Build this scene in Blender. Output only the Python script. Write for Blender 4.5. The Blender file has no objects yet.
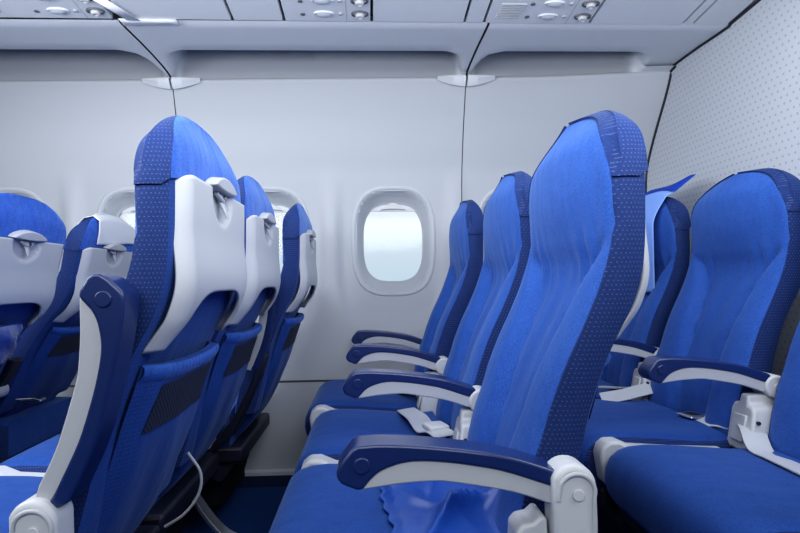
import bpy, bmesh, math, random
from mathutils import Vector, Matrix, noise
random.seed(4)
PI = math.pi
scn = bpy.context.scene
COL = scn.collection
FLOOR = 0.08            # floor height in the measuring frame, shifted to zero at the end

# ------------------------------------------------------------------ helpers
def interp(pts, t):
    """smooth (Catmull-Rom) interpolation through (t, v) pairs"""
    if t <= pts[0][0]: return pts[0][1]
    if t >= pts[-1][0]: return pts[-1][1]
    for i in range(len(pts)-1):
        if pts[i][0] <= t <= pts[i+1][0]:
            t0, v0 = pts[i]; t1, v1 = pts[i+1]
            a = (pts[i-1] if i else (t0-(t1-t0), v0-(v1-v0)))
            b = (pts[i+2] if i+2 < len(pts) else (t1+(t1-t0), v1+(v1-v0)))
            h = t1-t0; s = (t-t0)/h
            m0 = (v1-a[1])/(t1-a[0])*h; m1 = (b[1]-v0)/(b[0]-t0)*h
            return (2*s**3-3*s*s+1)*v0+(s**3-2*s*s+s)*m0+(-2*s**3+3*s*s)*v1+(s**3-s*s)*m1
def smooth(a, b, t):
    t = max(0.0, min(1.0, (t-a)/(b-a))); return t*t*(3-2*t)
def gauss(d, s): return math.exp(-(d/s)**2)

def finish(name, bm, mats, parent=None, angle=35, bevel=0, segs=2, subsurf=0, solid=0, solid_off=-1):
    bmesh.ops.recalc_face_normals(bm, faces=bm.faces[:])
    me = bpy.data.meshes.new(name)
    bm.to_mesh(me); bm.free()
    for m in (mats if isinstance(mats, (list, tuple)) else [mats]): me.materials.append(m)
    for p in me.polygons: p.use_smooth = True
    if angle: me.set_sharp_from_angle(angle=math.radians(angle))
    o = bpy.data.objects.new(name, me); COL.objects.link(o)
    if parent: o.parent = parent
    if solid:
        m = o.modifiers.new('Solid', 'SOLIDIFY'); m.thickness = solid; m.offset = solid_off
    if bevel:
        m = o.modifiers.new('Bevel', 'BEVEL'); m.width = bevel; m.segments = segs; m.limit_method = 'ANGLE'; m.angle_limit = math.radians(35)
        m.harden_normals = False
    if subsurf:
        m = o.modifiers.new('Sub', 'SUBSURF'); m.levels = subsurf; m.render_levels = subsurf
    return o

def grid(bm, rows, closed=False, mat=None):
    """rows: list of equal-length point lists -> quads.  mat(i, j) gives a material index"""
    vs = [[bm.verts.new(p) for p in r] for r in rows]
    n = len(vs[0])
    for i in range(len(vs)-1):
        for j in range(n if closed else n-1):
            k = (j+1) % n
            f = bm.faces.new((vs[i][j], vs[i][k], vs[i+1][k], vs[i+1][j]))
            if mat: f.material_index = mat(i, j)
    return vs
def cap(bm, ring, mi=0):
    f = bm.faces.new(ring); f.material_index = mi; return f
def box(bm, x0, x1, y0, y1, z0, z1):
    v = [bm.verts.new((x, y, z)) for x in (x0, x1) for y in (y0, y1) for z in (z0, z1)]
    for q in ((0,1,3,2),(4,6,7,5),(0,4,5,1),(2,3,7,6),(0,2,6,4),(1,5,7,3)): bm.faces.new([v[k] for k in q])
def prism(bm, pts, y0, y1):
    """polygon in (x, z) extruded along y"""
    a = [bm.verts.new((x, y0, z)) for x, z in pts]; b = [bm.verts.new((x, y1, z)) for x, z in pts]
    bm.faces.new(a); bm.faces.new(b[::-1])
    for i in range(len(pts)):
        j = (i+1) % len(pts); bm.faces.new((a[i], b[i], b[j], a[j]))
def tube(bm, pts, r, n=10, flat=1.0):
    pts = [Vector(p) for p in pts]; rows = []
    up = Vector((0, 1, 0.01)).normalized()
    for i, p in enumerate(pts):
        t = (pts[min(i+1, len(pts)-1)]-pts[max(i-1, 0)]).normalized()
        a = t.cross(up)
        if a.length < 1e-4: a = t.cross(Vector((1, 0, 0)))
        a.normalize(); b = a.cross(t)
        rr = r[i] if isinstance(r, (list, tuple)) else r
        rows.append([p+a*math.cos(2*PI*k/n)*rr*flat+b*math.sin(2*PI*k/n)*rr for k in range(n)])
    v = grid(bm, rows, closed=True); cap(bm, v[0][::-1]); cap(bm, v[-1])
def disc(bm, c, r, axis, depth, n=28, rx=None):
    """short cylinder along axis ('y' or 'z')"""
    rows = []
    for d in (0, depth):
        rows.append([(c[0]+math.cos(2*PI*k/n)*r, c[1]+d, c[2]+math.sin(2*PI*k/n)*(rx or r)) if axis == 'y'
                     else (c[0]+math.cos(2*PI*k/n)*r, c[1]+math.sin(2*PI*k/n)*(rx or r), c[2]+d) for k in range(n)])
    v = grid(bm, rows, closed=True); cap(bm, v[0][::-1]); cap(bm, v[1])
def ribbon(bm, path, side, width, th=0.003):
    """strap: path of points, width direction side (one vector or one per point)"""
    path = [Vector(p) for p in path]; rows = []
    for i, p in enumerate(path):
        s = Vector(side[i] if isinstance(side, list) else side).normalized()
        t = (path[min(i+1, len(path)-1)]-path[max(i-1, 0)]).normalized()
        n = t.cross(s).normalized()
        if n.z < 0: n = -n
        w = width/2
        rows.append([p-s*w, p-s*w*.5+n*.0006, p+n*.0006, p+s*w*.5+n*.0006, p+s*w, p+s*w-n*th, p-n*th, p-s*w-n*th])
    v = grid(bm, rows, closed=True); cap(bm, v[0][::-1]); cap(bm, v[-1])
def curve_pts(ctrl, n=24):
    out = []
    ts = list(range(len(ctrl)))
    for k in range(n):
        t = k/(n-1)*(len(ctrl)-1)
        out.append(tuple(interp([(i, c[d]) for i, c in zip(ts, ctrl)], t) for d in range(3)))
    return out
def empty(name, loc, label=None, cat=None, group=None):
    o = bpy.data.objects.new(name, None); COL.objects.link(o); o.location = loc; o.empty_display_size = .05
    return tag(o, label, cat, group)
def tag(o, label=None, cat=None, group=None, kind=None):
    if label: o['label'] = label
    if cat: o['category'] = cat
    if group: o['group'] = group
    if kind: o['kind'] = kind
    return o
def dup(o, parent, rename=None):
    c = o.copy(); COL.objects.link(c); c.parent = parent
    for ch in list(o.children): dup(ch, c)
    return c

# ------------------------------------------------------------------ materials
def newmat(name, color=(.8, .8, .8), rough=.5, spec=.5, metal=0, sheen=0, coat=0):
    m = bpy.data.materials.new(name); m.use_nodes = True
    b = m.node_tree.nodes['Principled BSDF']
    b.inputs['Base Color'].default_value = (*color, 1); b.inputs['Roughness'].default_value = rough
    b.inputs['Specular IOR Level'].default_value = spec; b.inputs['Metallic'].default_value = metal
    if sheen:
        b.inputs['Sheen Weight'].default_value = sheen; b.inputs['Sheen Roughness'].default_value = .4
        b.inputs['Sheen Tint'].default_value = (.45, .65, 1, 1)
    if coat: b.inputs['Coat Weight'].default_value = coat; b.inputs['Coat Roughness'].default_value = .15
    return m
class NT:
    def __init__(s, m): s.t = m.node_tree; s.b = s.t.nodes['Principled BSDF']
    def n(s, typ, **kw):
        x = s.t.nodes.new(typ)
        for k, v in kw.items():
            if k.startswith('i_'): x.inputs[int(k[2:]) if k[2:].isdigit() else k[2:].replace('_', ' ')].default_value = v
            else: setattr(x, k, v)
        return x
    def l(s, a, b): s.t.links.new(a, b)
    def math(s, op, a, b=None, clamp=False):
        x = s.t.nodes.new('ShaderNodeMath'); x.operation = op; x.use_clamp = clamp
        for i, v in enumerate((a, b)):
            if v is None: continue
            if hasattr(v, 'is_linked'): s.l(v, x.inputs[i])
            else: x.inputs[i].default_value = v
        return x.outputs[0]
    def obj(s): return s.n('ShaderNodeTexCoord').outputs['Object']
    def bump(s, h, strength=.2, dist=.002, prev=None):
        x = s.n('ShaderNodeBump'); x.inputs['Strength'].default_value = strength; x.inputs['Distance'].default_value = dist
        s.l(h, x.inputs['Height'])
        if prev: s.l(prev, x.inputs['Normal'])
        return x.outputs[0]
    def noise(s, scale, detail=3, vec=None, stretch=None):
        v = vec or s.obj()
        if stretch:
            mp = s.n('ShaderNodeMapping'); mp.inputs['Scale'].default_value = stretch; s.l(v, mp.inputs['Vector']); v = mp.outputs[0]
        x = s.n('ShaderNodeTexNoise'); x.inputs['Scale'].default_value = scale; x.inputs['Detail'].default_value = detail
        s.l(v, x.inputs['Vector']); return x.outputs['Fac']
    def mix(s, fac, a, b):
        x = s.n('ShaderNodeMix'); x.data_type = 'RGBA'
        if hasattr(fac, 'is_linked'): s.l(fac, x.inputs[0])
        else: x.inputs[0].default_value = fac
        for i, v in ((6, a), (7, b)):
            if hasattr(v, 'is_linked'): s.l(v, x.inputs[i])
            else: x.inputs[i].default_value = (*v, 1)
        return x.outputs[2]

def fabric(name, c0, c1, dots=0.0, sheen=.25, weave=420, fold=.25):
    m = newmat(name, c0, .75, .25, sheen=sheen); t = NT(m)
    ob = t.obj(); sp = t.n('ShaderNodeSeparateXYZ'); t.l(ob, sp.inputs[0])
    nz = t.math('ADD', t.math('MULTIPLY', t.noise(330, 2, ob), .75), t.math('MULTIPLY', t.noise(40, 3, ob), .25))
    nz = t.math('MULTIPLY_ADD', nz, 3.0); nz.node.inputs[2].default_value = -1.0; nz.node.use_clamp = True
    col = t.mix(nz, c0, c1)
    fine = t.noise(weave, 2, ob, (1, 1, .5))
    if dots:
        # small pale woven dashes in a staggered grid, across (x + y) and up (z)
        u = t.math('ADD', sp.outputs[0], sp.outputs[1]); w = sp.outputs[2]
        wz = t.math('MULTIPLY', w, 1/.0064); row = t.math('FLOOR', wz)
        half = t.math('MULTIPLY', t.math('MODULO', row, 2), .5)
        ux = t.math('ADD', t.math('MULTIPLY', u, 1/.0058), half)
        fu = t.math('ABSOLUTE', t.math('SUBTRACT', t.math('FRACT', ux), .5))
        fw = t.math('ABSOLUTE', t.math('SUBTRACT', t.math('FRACT', wz), .5))
        d = t.math('MULTIPLY', t.math('LESS_THAN', fu, .16), t.math('LESS_THAN', fw, .12))
        d = t.math('MULTIPLY', d, dots)
        col = t.mix(d, col, (.42, .52, .85))
    t.l(col, t.b.inputs['Base Color'])
    b = t.bump(fine, .25, .0012)
    if fold: b = t.bump(t.noise(9, 2, ob, (1, 1.6, .5)), fold, .02, b)
    t.l(b, t.b.inputs['Normal'])
    return m
M = {}
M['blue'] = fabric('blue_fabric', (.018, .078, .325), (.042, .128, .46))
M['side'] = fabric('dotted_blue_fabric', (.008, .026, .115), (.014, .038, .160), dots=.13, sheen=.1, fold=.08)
M['lower'] = fabric('dotted_rear_fabric', (.013, .050, .22), (.020, .075, .31), dots=.09, sheen=.15, fold=.35)
M['cushion'] = fabric('cushion_fabric', (.012, .057, .25), (.024, .090, .36), fold=.15)
M['terry'] = fabric('velvet_cover_fabric', (.012, .070, .38), (.050, .165, .66), weave=200, sheen=.5, fold=.3)
M['strip'] = newmat('paper_cover_blue', (.24, .40, .86), .7, .2)
M['flap'] = newmat('paper_flap_blue', (.010, .06, .42), .7, .2)
def plastic(name, c, rough=.4, grain=.06, coat=0):
    m = newmat(name, c, rough, .5, coat=coat); t = NT(m)
    t.l(t.bump(t.noise(700, 2), grain, .0006), t.b.inputs['Normal']); return m
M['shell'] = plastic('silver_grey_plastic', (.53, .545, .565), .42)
M['shell_dark'] = plastic('grey_plastic_recess_shade', (.42, .44, .48), .4)  # grey of small fittings, also the shade painted into the shell recess
M['grey'] = plastic('light_grey_plastic', (.48, .495, .525), .5)
M['white'] = plastic('off_white_plastic', (.57, .585, .61), .45)
M['navy'] = plastic('navy_plastic', (.011, .028, .125), .34, .10, coat=.35)
M['dark'] = newmat('dark_metal', (.012, .016, .035), .5)
M['black'] = newmat('black_cloth', (.008, .010, .02), .9, .2)
M['metal'] = newmat('brushed_metal', (.62, .64, .68), .3, metal=.9)
M['belt'] = plastic('grey_webbing', (.52, .54, .58), .8, .4)
M['net'] = newmat('pocket_net', (.012, .016, .035), .8)
t = NT(M['net']); w = t.n('ShaderNodeTexWave'); w.inputs['Scale'].default_value = 60; w.inputs['Distortion'].default_value = 1.5; w.bands_direction = 'DIAGONAL'
t.l(t.obj(), w.inputs['Vector']); t.l(t.mix(w.outputs['Fac'], (.006, .010, .028), (.035, .045, .085)), t.b.inputs['Base Color'])
M['glossblue'] = newmat('glossy_blue_leatherette', (.018, .088, .40), .30, .6)
t = NT(M['glossblue']); t.l(t.bump(t.noise(60, 4), .12, .004), t.b.inputs['Normal'])
M['wall'] = newmat('wall_panel_plastic', (.47, .492, .53), .5, .35)
t = NT(M['wall']); t.l(t.bump(t.noise(420, 2), .10, .0008), t.b.inputs['Normal'])
M['wall_low'] = newmat('dado_panel_plastic', (.43, .45, .485), .5, .35)
M['trimgrey'] = newmat('trim_plastic', (.62, .645, .68), .45)
M['bin'] = newmat('ceiling_plastic', (.66, .685, .725), .45, .4)
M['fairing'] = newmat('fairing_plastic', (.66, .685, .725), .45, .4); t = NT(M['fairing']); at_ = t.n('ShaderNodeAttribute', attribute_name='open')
t.l(t.mix(at_.outputs['Fac'], (.66, .685, .725), (.36, .38, .42)), t.b.inputs['Base Color'])  # darker grey paints the shade inside the channel into the colour
M['gap'] = newmat('dark_gap', (.02, .024, .035), .8)
M['gapgrey'] = newmat('grey_gap', (.10, .11, .13), .8)
M['channel'] = newmat('channel_shade_plastic', (.40, .42, .46), .5)  # unused grey meant for the painted channel shade
M['carpet_edge'] = newmat('dark_carpet_edge', (.010, .020, .065), .9, .1)
M['bezel'] = newmat('window_bezel_plastic', (.50, .525, .565), .45, .4)
M['tape'] = newmat('white_tape', (.85, .86, .88), .4)
M['paper'] = newmat('white_cover_paper', (.78, .80, .83), .7, .2)
M['lens'] = newmat('lamp_glass', (.40, .43, .48), .15, .6)
M['nozzle_hole'] = newmat('nozzle_dark', (.10, .105, .12), .4)
M['wrap'] = newmat('plastic_wrap', (.05, .10, .36), .15, .8, coat=.8)
t = NT(M['wrap']); t.l(t.bump(t.noise(28, 2), .5, .01), t.b.inputs['Normal'])
# carpet
M['carpet'] = newmat('blue_carpet', (.006, .03, .14), .95, .1); t = NT(M['carpet'])
nz = t.noise(320, 3); t.l(t.mix(nz, (.006, .030, .12), (.020, .078, .26)), t.b.inputs['Base Color']); t.l(t.bump(nz, .6, .004), t.b.inputs['Normal'])
# bulkhead: perforation-like dots on the y-z plane, staggered
M['bulk'] = newmat('dotted_bulkhead', (.60, .625, .665), .55, .3); t = NT(M['bulk'])
sp = t.n('ShaderNodeSeparateXYZ'); t.l(t.obj(), sp.inputs[0])
P_ = .0215
wz = t.math('MULTIPLY', sp.outputs[2], 1/P_); row = t.math('FLOOR', wz)
uy = t.math('ADD', t.math('MULTIPLY', sp.outputs[1], 1/(P_*1.15)), t.math('MULTIPLY', t.math('MODULO', row, 2), .5))
fu = t.math('SUBTRACT', t.math('FRACT', uy), .5); fw = t.math('SUBTRACT', t.math('FRACT', wz), .5)
d2 = t.math('ADD', t.math('MULTIPLY', fu, fu), t.math('MULTIPLY', fw, fw))
d = t.math('LESS_THAN', d2, .030)
t.l(t.mix(t.math('MULTIPLY', d, .8), (.52, .545, .59), (.33, .365, .43)), t.b.inputs['Base Color'])
# window pane: almost clear, slightly hazy
M['pane'] = bpy.data.materials.new('window_pane'); M['pane'].use_nodes = True
nt = M['pane'].node_tree; nt.nodes.clear()
out = nt.nodes.new('ShaderNodeOutputMaterial'); tr = nt.nodes.new('ShaderNodeBsdfTransparent'); gl = nt.nodes.new('ShaderNodeBsdfGlossy'); mx = nt.nodes.new('ShaderNodeMixShader')
tr.inputs['Color'].default_value = (.97, .98, 1, 1); gl.inputs['Roughness'].default_value = .1; mx.inputs[0].default_value = .03
nt.links.new(tr.outputs[0], mx.inputs[1]); nt.links.new(gl.outputs[0], mx.inputs[2]); nt.links.new(mx.outputs[0], out.inputs['Surface'])

# ------------------------------------------------------------------ cabin shell
X0, X1 = -2.6, 1.2          # forward end (outside the frame), bulkhead
SEAMS = (-1.97, -.785, .395)
WIN = [.1026+.533*k for k in range(-4, 3)]
WZ = 1.014
def wall_y(x, z):
    y = interp([(.10, 2.335), (.43, 2.385), (.62, 2.42), (.85, 2.455), (1.05, 2.455), (1.3, 2.44), (1.4, 2.416), (1.5, 2.386), (1.58, 2.354), (1.66, 2.320), (1.86, 2.24)], z)
    y += smooth(1.27, 1.66, z)*(-.042*(x+.1)-.050*smooth(.6, 1.25, x))           # the cabin tapers towards the tail
    return y
def scallop(x, z):
    """the panel is dished out around every window; returns 0..1"""
    best = 0
    for wx in WIN:
        if wx > 1.0: continue
        u = abs(x-wx)/.258; v = max(0, 1.05-z)/.42
        d = (u**4+v**4)**.25
        best = max(best, 1-smooth(.80, 1.0, d))
    return best
def superell(a, b, e, t):
    c, s = math.cos(t), math.sin(t)
    return a*math.copysign(abs(c)**(2/e), c), b*math.copysign(abs(s)**(2/e), s)
def wall_surf(x, z): return wall_y(x, z)+.024*scallop(x, z)*smooth(1.36, 1.02, z)-.010

NX = 300
zs = [.445+(1.655-.445)*k/110 for k in range(111)]
def top_z(x): return 1.672
edges = [X0, SEAMS[1], SEAMS[2], X1]
side_names = ('wall_forward', 'wall_middle', 'wall_rear')
for p in range(3):
    xa, xb = edges[p]+(.002 if p else 0), edges[p+1]-(.002 if p < 2 else .004)
    n = max(20, int(NX*(xb-xa)/3.8)); xs = [xa+(xb-xa)*k/n for k in range(n+1)]
    bm = bmesh.new()
    rows = [[(x, wall_surf(x, z), z) for x in xs] for z in zs]
    rows.append([(x, wall_surf(x, 1.655)+.001, 1.664) for x in xs])
    rows.append([(x, wall_surf(x, 1.655)+.010, 1.668) for x in xs])
    grid(bm, rows)
    kill = []
    for f in bm.faces:
        c = f.calc_center_median()
        for wx in WIN:
            if (abs(c.x-wx)/.163)**3+(abs(c.z-WZ)/.217)**3 < 1: kill.append(f); break
    bmesh.ops.delete(bm, geom=kill, context='FACES')
    # edges turn back into the seam
    tag(finish(side_names[p], bm, M['wall'], angle=60), kind='structure')
# dark backing that shows in the seams
bm = bmesh.new()
for sx in SEAMS[1:]:
    grid(bm, [[(sx-.012, wall_surf(sx, z)+.006, z), (sx+.012, wall_surf(sx, z)+.006, z)] for z in zs])
tag(finish('trim_1', bm, M['gapgrey']), kind='structure')
# lower wall
bm = bmesh.new()
grid(bm, [[(x, y, z) for x in (X0, X1)] for y, z in ((2.41, .452), (2.40, .438), (2.378, .434), (2.352, .25), (2.335, .098))])
tag(finish('wall_lower', bm, M['wall_low'], angle=50), kind='structure')
bm = bmesh.new(); grid(bm, [[(X0, 2.384, .434), (X1, 2.384, .434)], [(X0, 2.384, .4445), (X1, 2.384, .4445)]]); tag(finish('trim_6', bm, M['gapgrey'], angle=0), kind='structure')
bm = bmesh.new()
for (y0, y1, z0, z1) in ((2.300, 2.36, .086, .103),):
    box(bm, X0, X1, y0, y1, z0, z1)
tag(finish('trim_2', bm, M['trimgrey']), kind='structure')
bm = bmesh.new()
grid(bm, [[(x, y, z) for x in (X0, X1)] for y, z in ((2.335, .092), (2.325, .06), (2.30, .04-.04+FLOOR-.06), )])
bm.clear()
grid(bm, [[(x, y, z) for x in (X0, X1)] for y, z in ((2.33, .0915), (2.20, FLOOR+.001))])
tag(finish('baseboard_window', bm, M['carpet_edge']), kind='structure')
# floor
bm = bmesh.new(); grid(bm, [[(X0, -1.4, FLOOR), (X1, -1.4, FLOOR)], [(X0, 2.45, FLOOR), (X1, 2.45, FLOOR)]])
tag(finish('floor', bm, M['carpet']), kind='structure')
# windows
def build_window(k, wx):
    def ring(a, b, y, e=3.0, n=64, dz=0):
        return [(wx+superell(a, b, e, 2*PI*i/n)[0], y, WZ+dz+superell(a, b, e, 2*PI*i/n)[1]) for i in range(n)]
    yb = wall_surf(wx, WZ)
    def ringw(a, b, off, e=3.0, n=64):
        r = []
        for i in range(n):
            dx, dz = superell(a, b, e, 2*PI*i/n)
            r.append((wx+dx, wall_surf(wx+dx, WZ+dz)+off, WZ+dz))
        return r
    w = empty('window_%d' % k, (0, 0, 0)); tag(w, kind='structure')
    bm = bmesh.new()
    rows = [ringw(.181, .235, .006), ringw(.180, .234, -.002), ringw(.176, .230, -.0045), ringw(.164, .218, -.003), ring(.152, .203, yb+.010), ring(.143, .189, yb+.026, dz=-.001),
            ring(.1375, .178, yb+.042, dz=-.002), ring(.134, .172, yb+.050, dz=-.003), ring(.131, .169, yb+.051, dz=-.003), ring(.129, .167, yb+.066, dz=-.003)]
    grid(bm, rows, closed=True); finish('frame', bm, M['bezel'], w, angle=70)
    bm = bmesh.new(); r = ring(.132, .170, yb+.064, dz=-.003); cap(bm, [bm.verts.new(p) for p in r]); finish('pane', bm, M['pane'], w, angle=0)
    # partly raised shade with its lens-shaped handle
    zt = WZ+.169; zb = WZ+.135
    bm = bmesh.new(); a = [(-.09, zt-.004), (.09, zt-.004), (.112, zb+.014), (.118, zb), (-.118, zb), (-.112, zb+.014)]
    prism(bm, [(wx+x, z) for x, z in a], yb+.054, yb+.060)
    s = finish('shade', bm, M['white'], w, bevel=.002)
    bm = bmesh.new(); n = 20
    prism(bm, [(wx-.055+.11*i/n, zb+.006+.004*math.sin(PI*i/n)) for i in range(n+1)]+[(wx+.055-.11*i/n, zb+.006+.030*math.sin(PI*i/n)**1.2) for i in range(1, n)], yb+.040, yb+.054)
    finish('handle', bm, M['shell'], s, bevel=.003)
for k, wx in enumerate(WIN[1:], 1):
    if wx < 1.0: build_window(k, wx)

# overhead: lower fairing with the light channel, one grid blended between the open channel and the closed ends
def wtop(x): return wall_surf(x, 1.655)
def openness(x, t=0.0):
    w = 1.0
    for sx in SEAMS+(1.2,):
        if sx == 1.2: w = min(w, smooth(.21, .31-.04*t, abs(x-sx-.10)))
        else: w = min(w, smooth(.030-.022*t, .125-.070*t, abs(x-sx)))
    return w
def fairing(x):
    yt = wtop(x); f = -.012*(x+.1)
    A = [(1.846+f, 1.684), (1.855+f, 1.679), (1.90+f, 1.679), (2.02+f, 1.682), (2.085+f, 1.684), (2.093+f, 1.688), (2.097+f, 1.72), (2.13+f, 1.80), (2.20, 1.835), (2.30, 1.835), (yt+.020, 1.80), (yt+.022, 1.72), (yt+.020, 1.672)]
    B = [(1.846+f, 1.684), (1.855+f, 1.679), (1.90+f, 1.679), (2.02+f, 1.682), (2.085+f, 1.682), (2.12+f, 1.682), (2.16+f, 1.681), (2.20+f, 1.68), (2.24+f, 1.678), (2.28, 1.675), (yt-.035, 1.672), (yt-.015, 1.668), (yt+.006, 1.664)]
    r = []
    for j, (a, b) in enumerate(zip(A, B)):
        w = openness(x, max(0, min(1, (j-5)/6))); r.append((x, a[0]*w+b[0]*(1-w), a[1]*w+b[1]*(1-w)))
    return r
for p in range(3):
    xa, xb = edges[p]+(.004 if p else 0), edges[p+1]-(.004 if p < 2 else .001)
    n = int(220*(xb-xa)); rows = [fairing(xa+(xb-xa)*k/n) for k in range(n+1)]
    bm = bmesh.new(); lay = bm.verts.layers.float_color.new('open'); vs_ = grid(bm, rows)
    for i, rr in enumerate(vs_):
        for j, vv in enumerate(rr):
            q = smooth(5.5, 7, j)*smooth(.3, 1, openness(xa+(xb-xa)*i/n, max(0, min(1, (j-5)/6)))); vv[lay] = (q, q, q, 1)  # mask of the shade painted inside the open channel
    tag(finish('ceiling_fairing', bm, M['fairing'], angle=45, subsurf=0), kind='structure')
    bm = bmesh.new()     # thin lens-shaped lip where the closed ends meet the wall panel
bm = bmesh.new()
for sx in SEAMS[1:]:
    n = 24
    for s in (-1, 1):
        rows = []
        for k in range(n+1):
            x = sx+s*(.004+.112*k/n); h = (1-(k/n)**1.6)
            rows.append([(x, wtop(x)+.004, 1.664), (x, wtop(x)-.012-.012*h, 1.664), (x, wtop(x)-.014-.012*h, 1.660-.010*h), (x, wtop(x)-.004, 1.650-.026*h)])
        grid(bm, rows)
tag(finish('trim_3', bm, M['trimgrey'], angle=50), kind='structure')
bm = bmesh.new()
for sx in SEAMS[1:]:
    grid(bm, [[(sx-.015, a[1]+.004, a[2]+.006), (sx+.015, a[1]+.004, a[2]+.006)] for a in fairing(sx)])
box(bm, X0, X1, 1.80, 1.842, 1.70, 1.74)     # gap between fairing and service panels
tag(finish('trim_4', bm, M['gap']), kind='structure')
# closed box above so no outside light leaks over the panels
bm = bmesh.new(); grid(bm, [[(X0, y, z), (X1, y, z)] for y, z in ((.45, 1.95), (.9, 1.80), (1.2, 1.76), (2.0, 1.88), (2.5, 1.88), (2.5, 1.60))])
tag(finish('ceiling', bm, M['bin'], angle=20), kind='structure')

# bulkhead behind the last row
bm = bmesh.new()
pts = [(-.6, FLOOR), (2.335, FLOOR)]+[(wall_y(X1, z)+.03, z) for z in (.45, .7, .9, 1.1, 1.3, 1.5, 1.62)]+[(2.25, 1.70), (1.86, 1.70), (1.75, 2.1), (-.6, 2.1)]
a = [bm.verts.new((X1, y, z)) for y, z in pts]; bm.faces.new(a)
r = bmesh.ops.extrude_face_region(bm, geom=bm.faces[:]); bmesh.ops.translate(bm, verts=[v for v in r['geom'] if isinstance(v, bmesh.types.BMVert)], vec=(.05, 0, 0))
tag(finish('wall_bulkhead', bm, M['bulk'], angle=30), kind='structure')
# dark seal strip along the bulkhead edge
bm = bmesh.new(); prof = [(wall_surf(X1-.004, z), z) for z in [.45+.03*k for k in range(41)]]
fa = [(q[1], q[2]) for q in fairing(X1-.004)]; prof += [(yy, zz) for yy, zz in fa[::-1]]+[(1.62, 1.70)]
grid(bm, [[(X1-.005, y, z+.0), (X1-.005, y-.003, z-.003), (X1, y-.008, z-.008), (X1, y, z)] for y, z in prof])
tag(finish('trim_5', bm, M['gap'], angle=30), kind='structure')

# service panels under the bins: plane tilting slightly up towards the aisle
def psu_z(y): return 1.6785+(1.838-y)*.10
psu_edges = [(-2.6, -.80, 'n'), (-.772, -.425, 'n'), (-.42, -.27, 'n'), (-.266, .004, 'u'), (.008, .312, 'n'), (.316, .375, 'n'), (.415, .74, 'u'), (.745, 1.03, 'n'), (1.034, 1.08, 'n'), (1.084, 1.19, 'n')]
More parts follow.
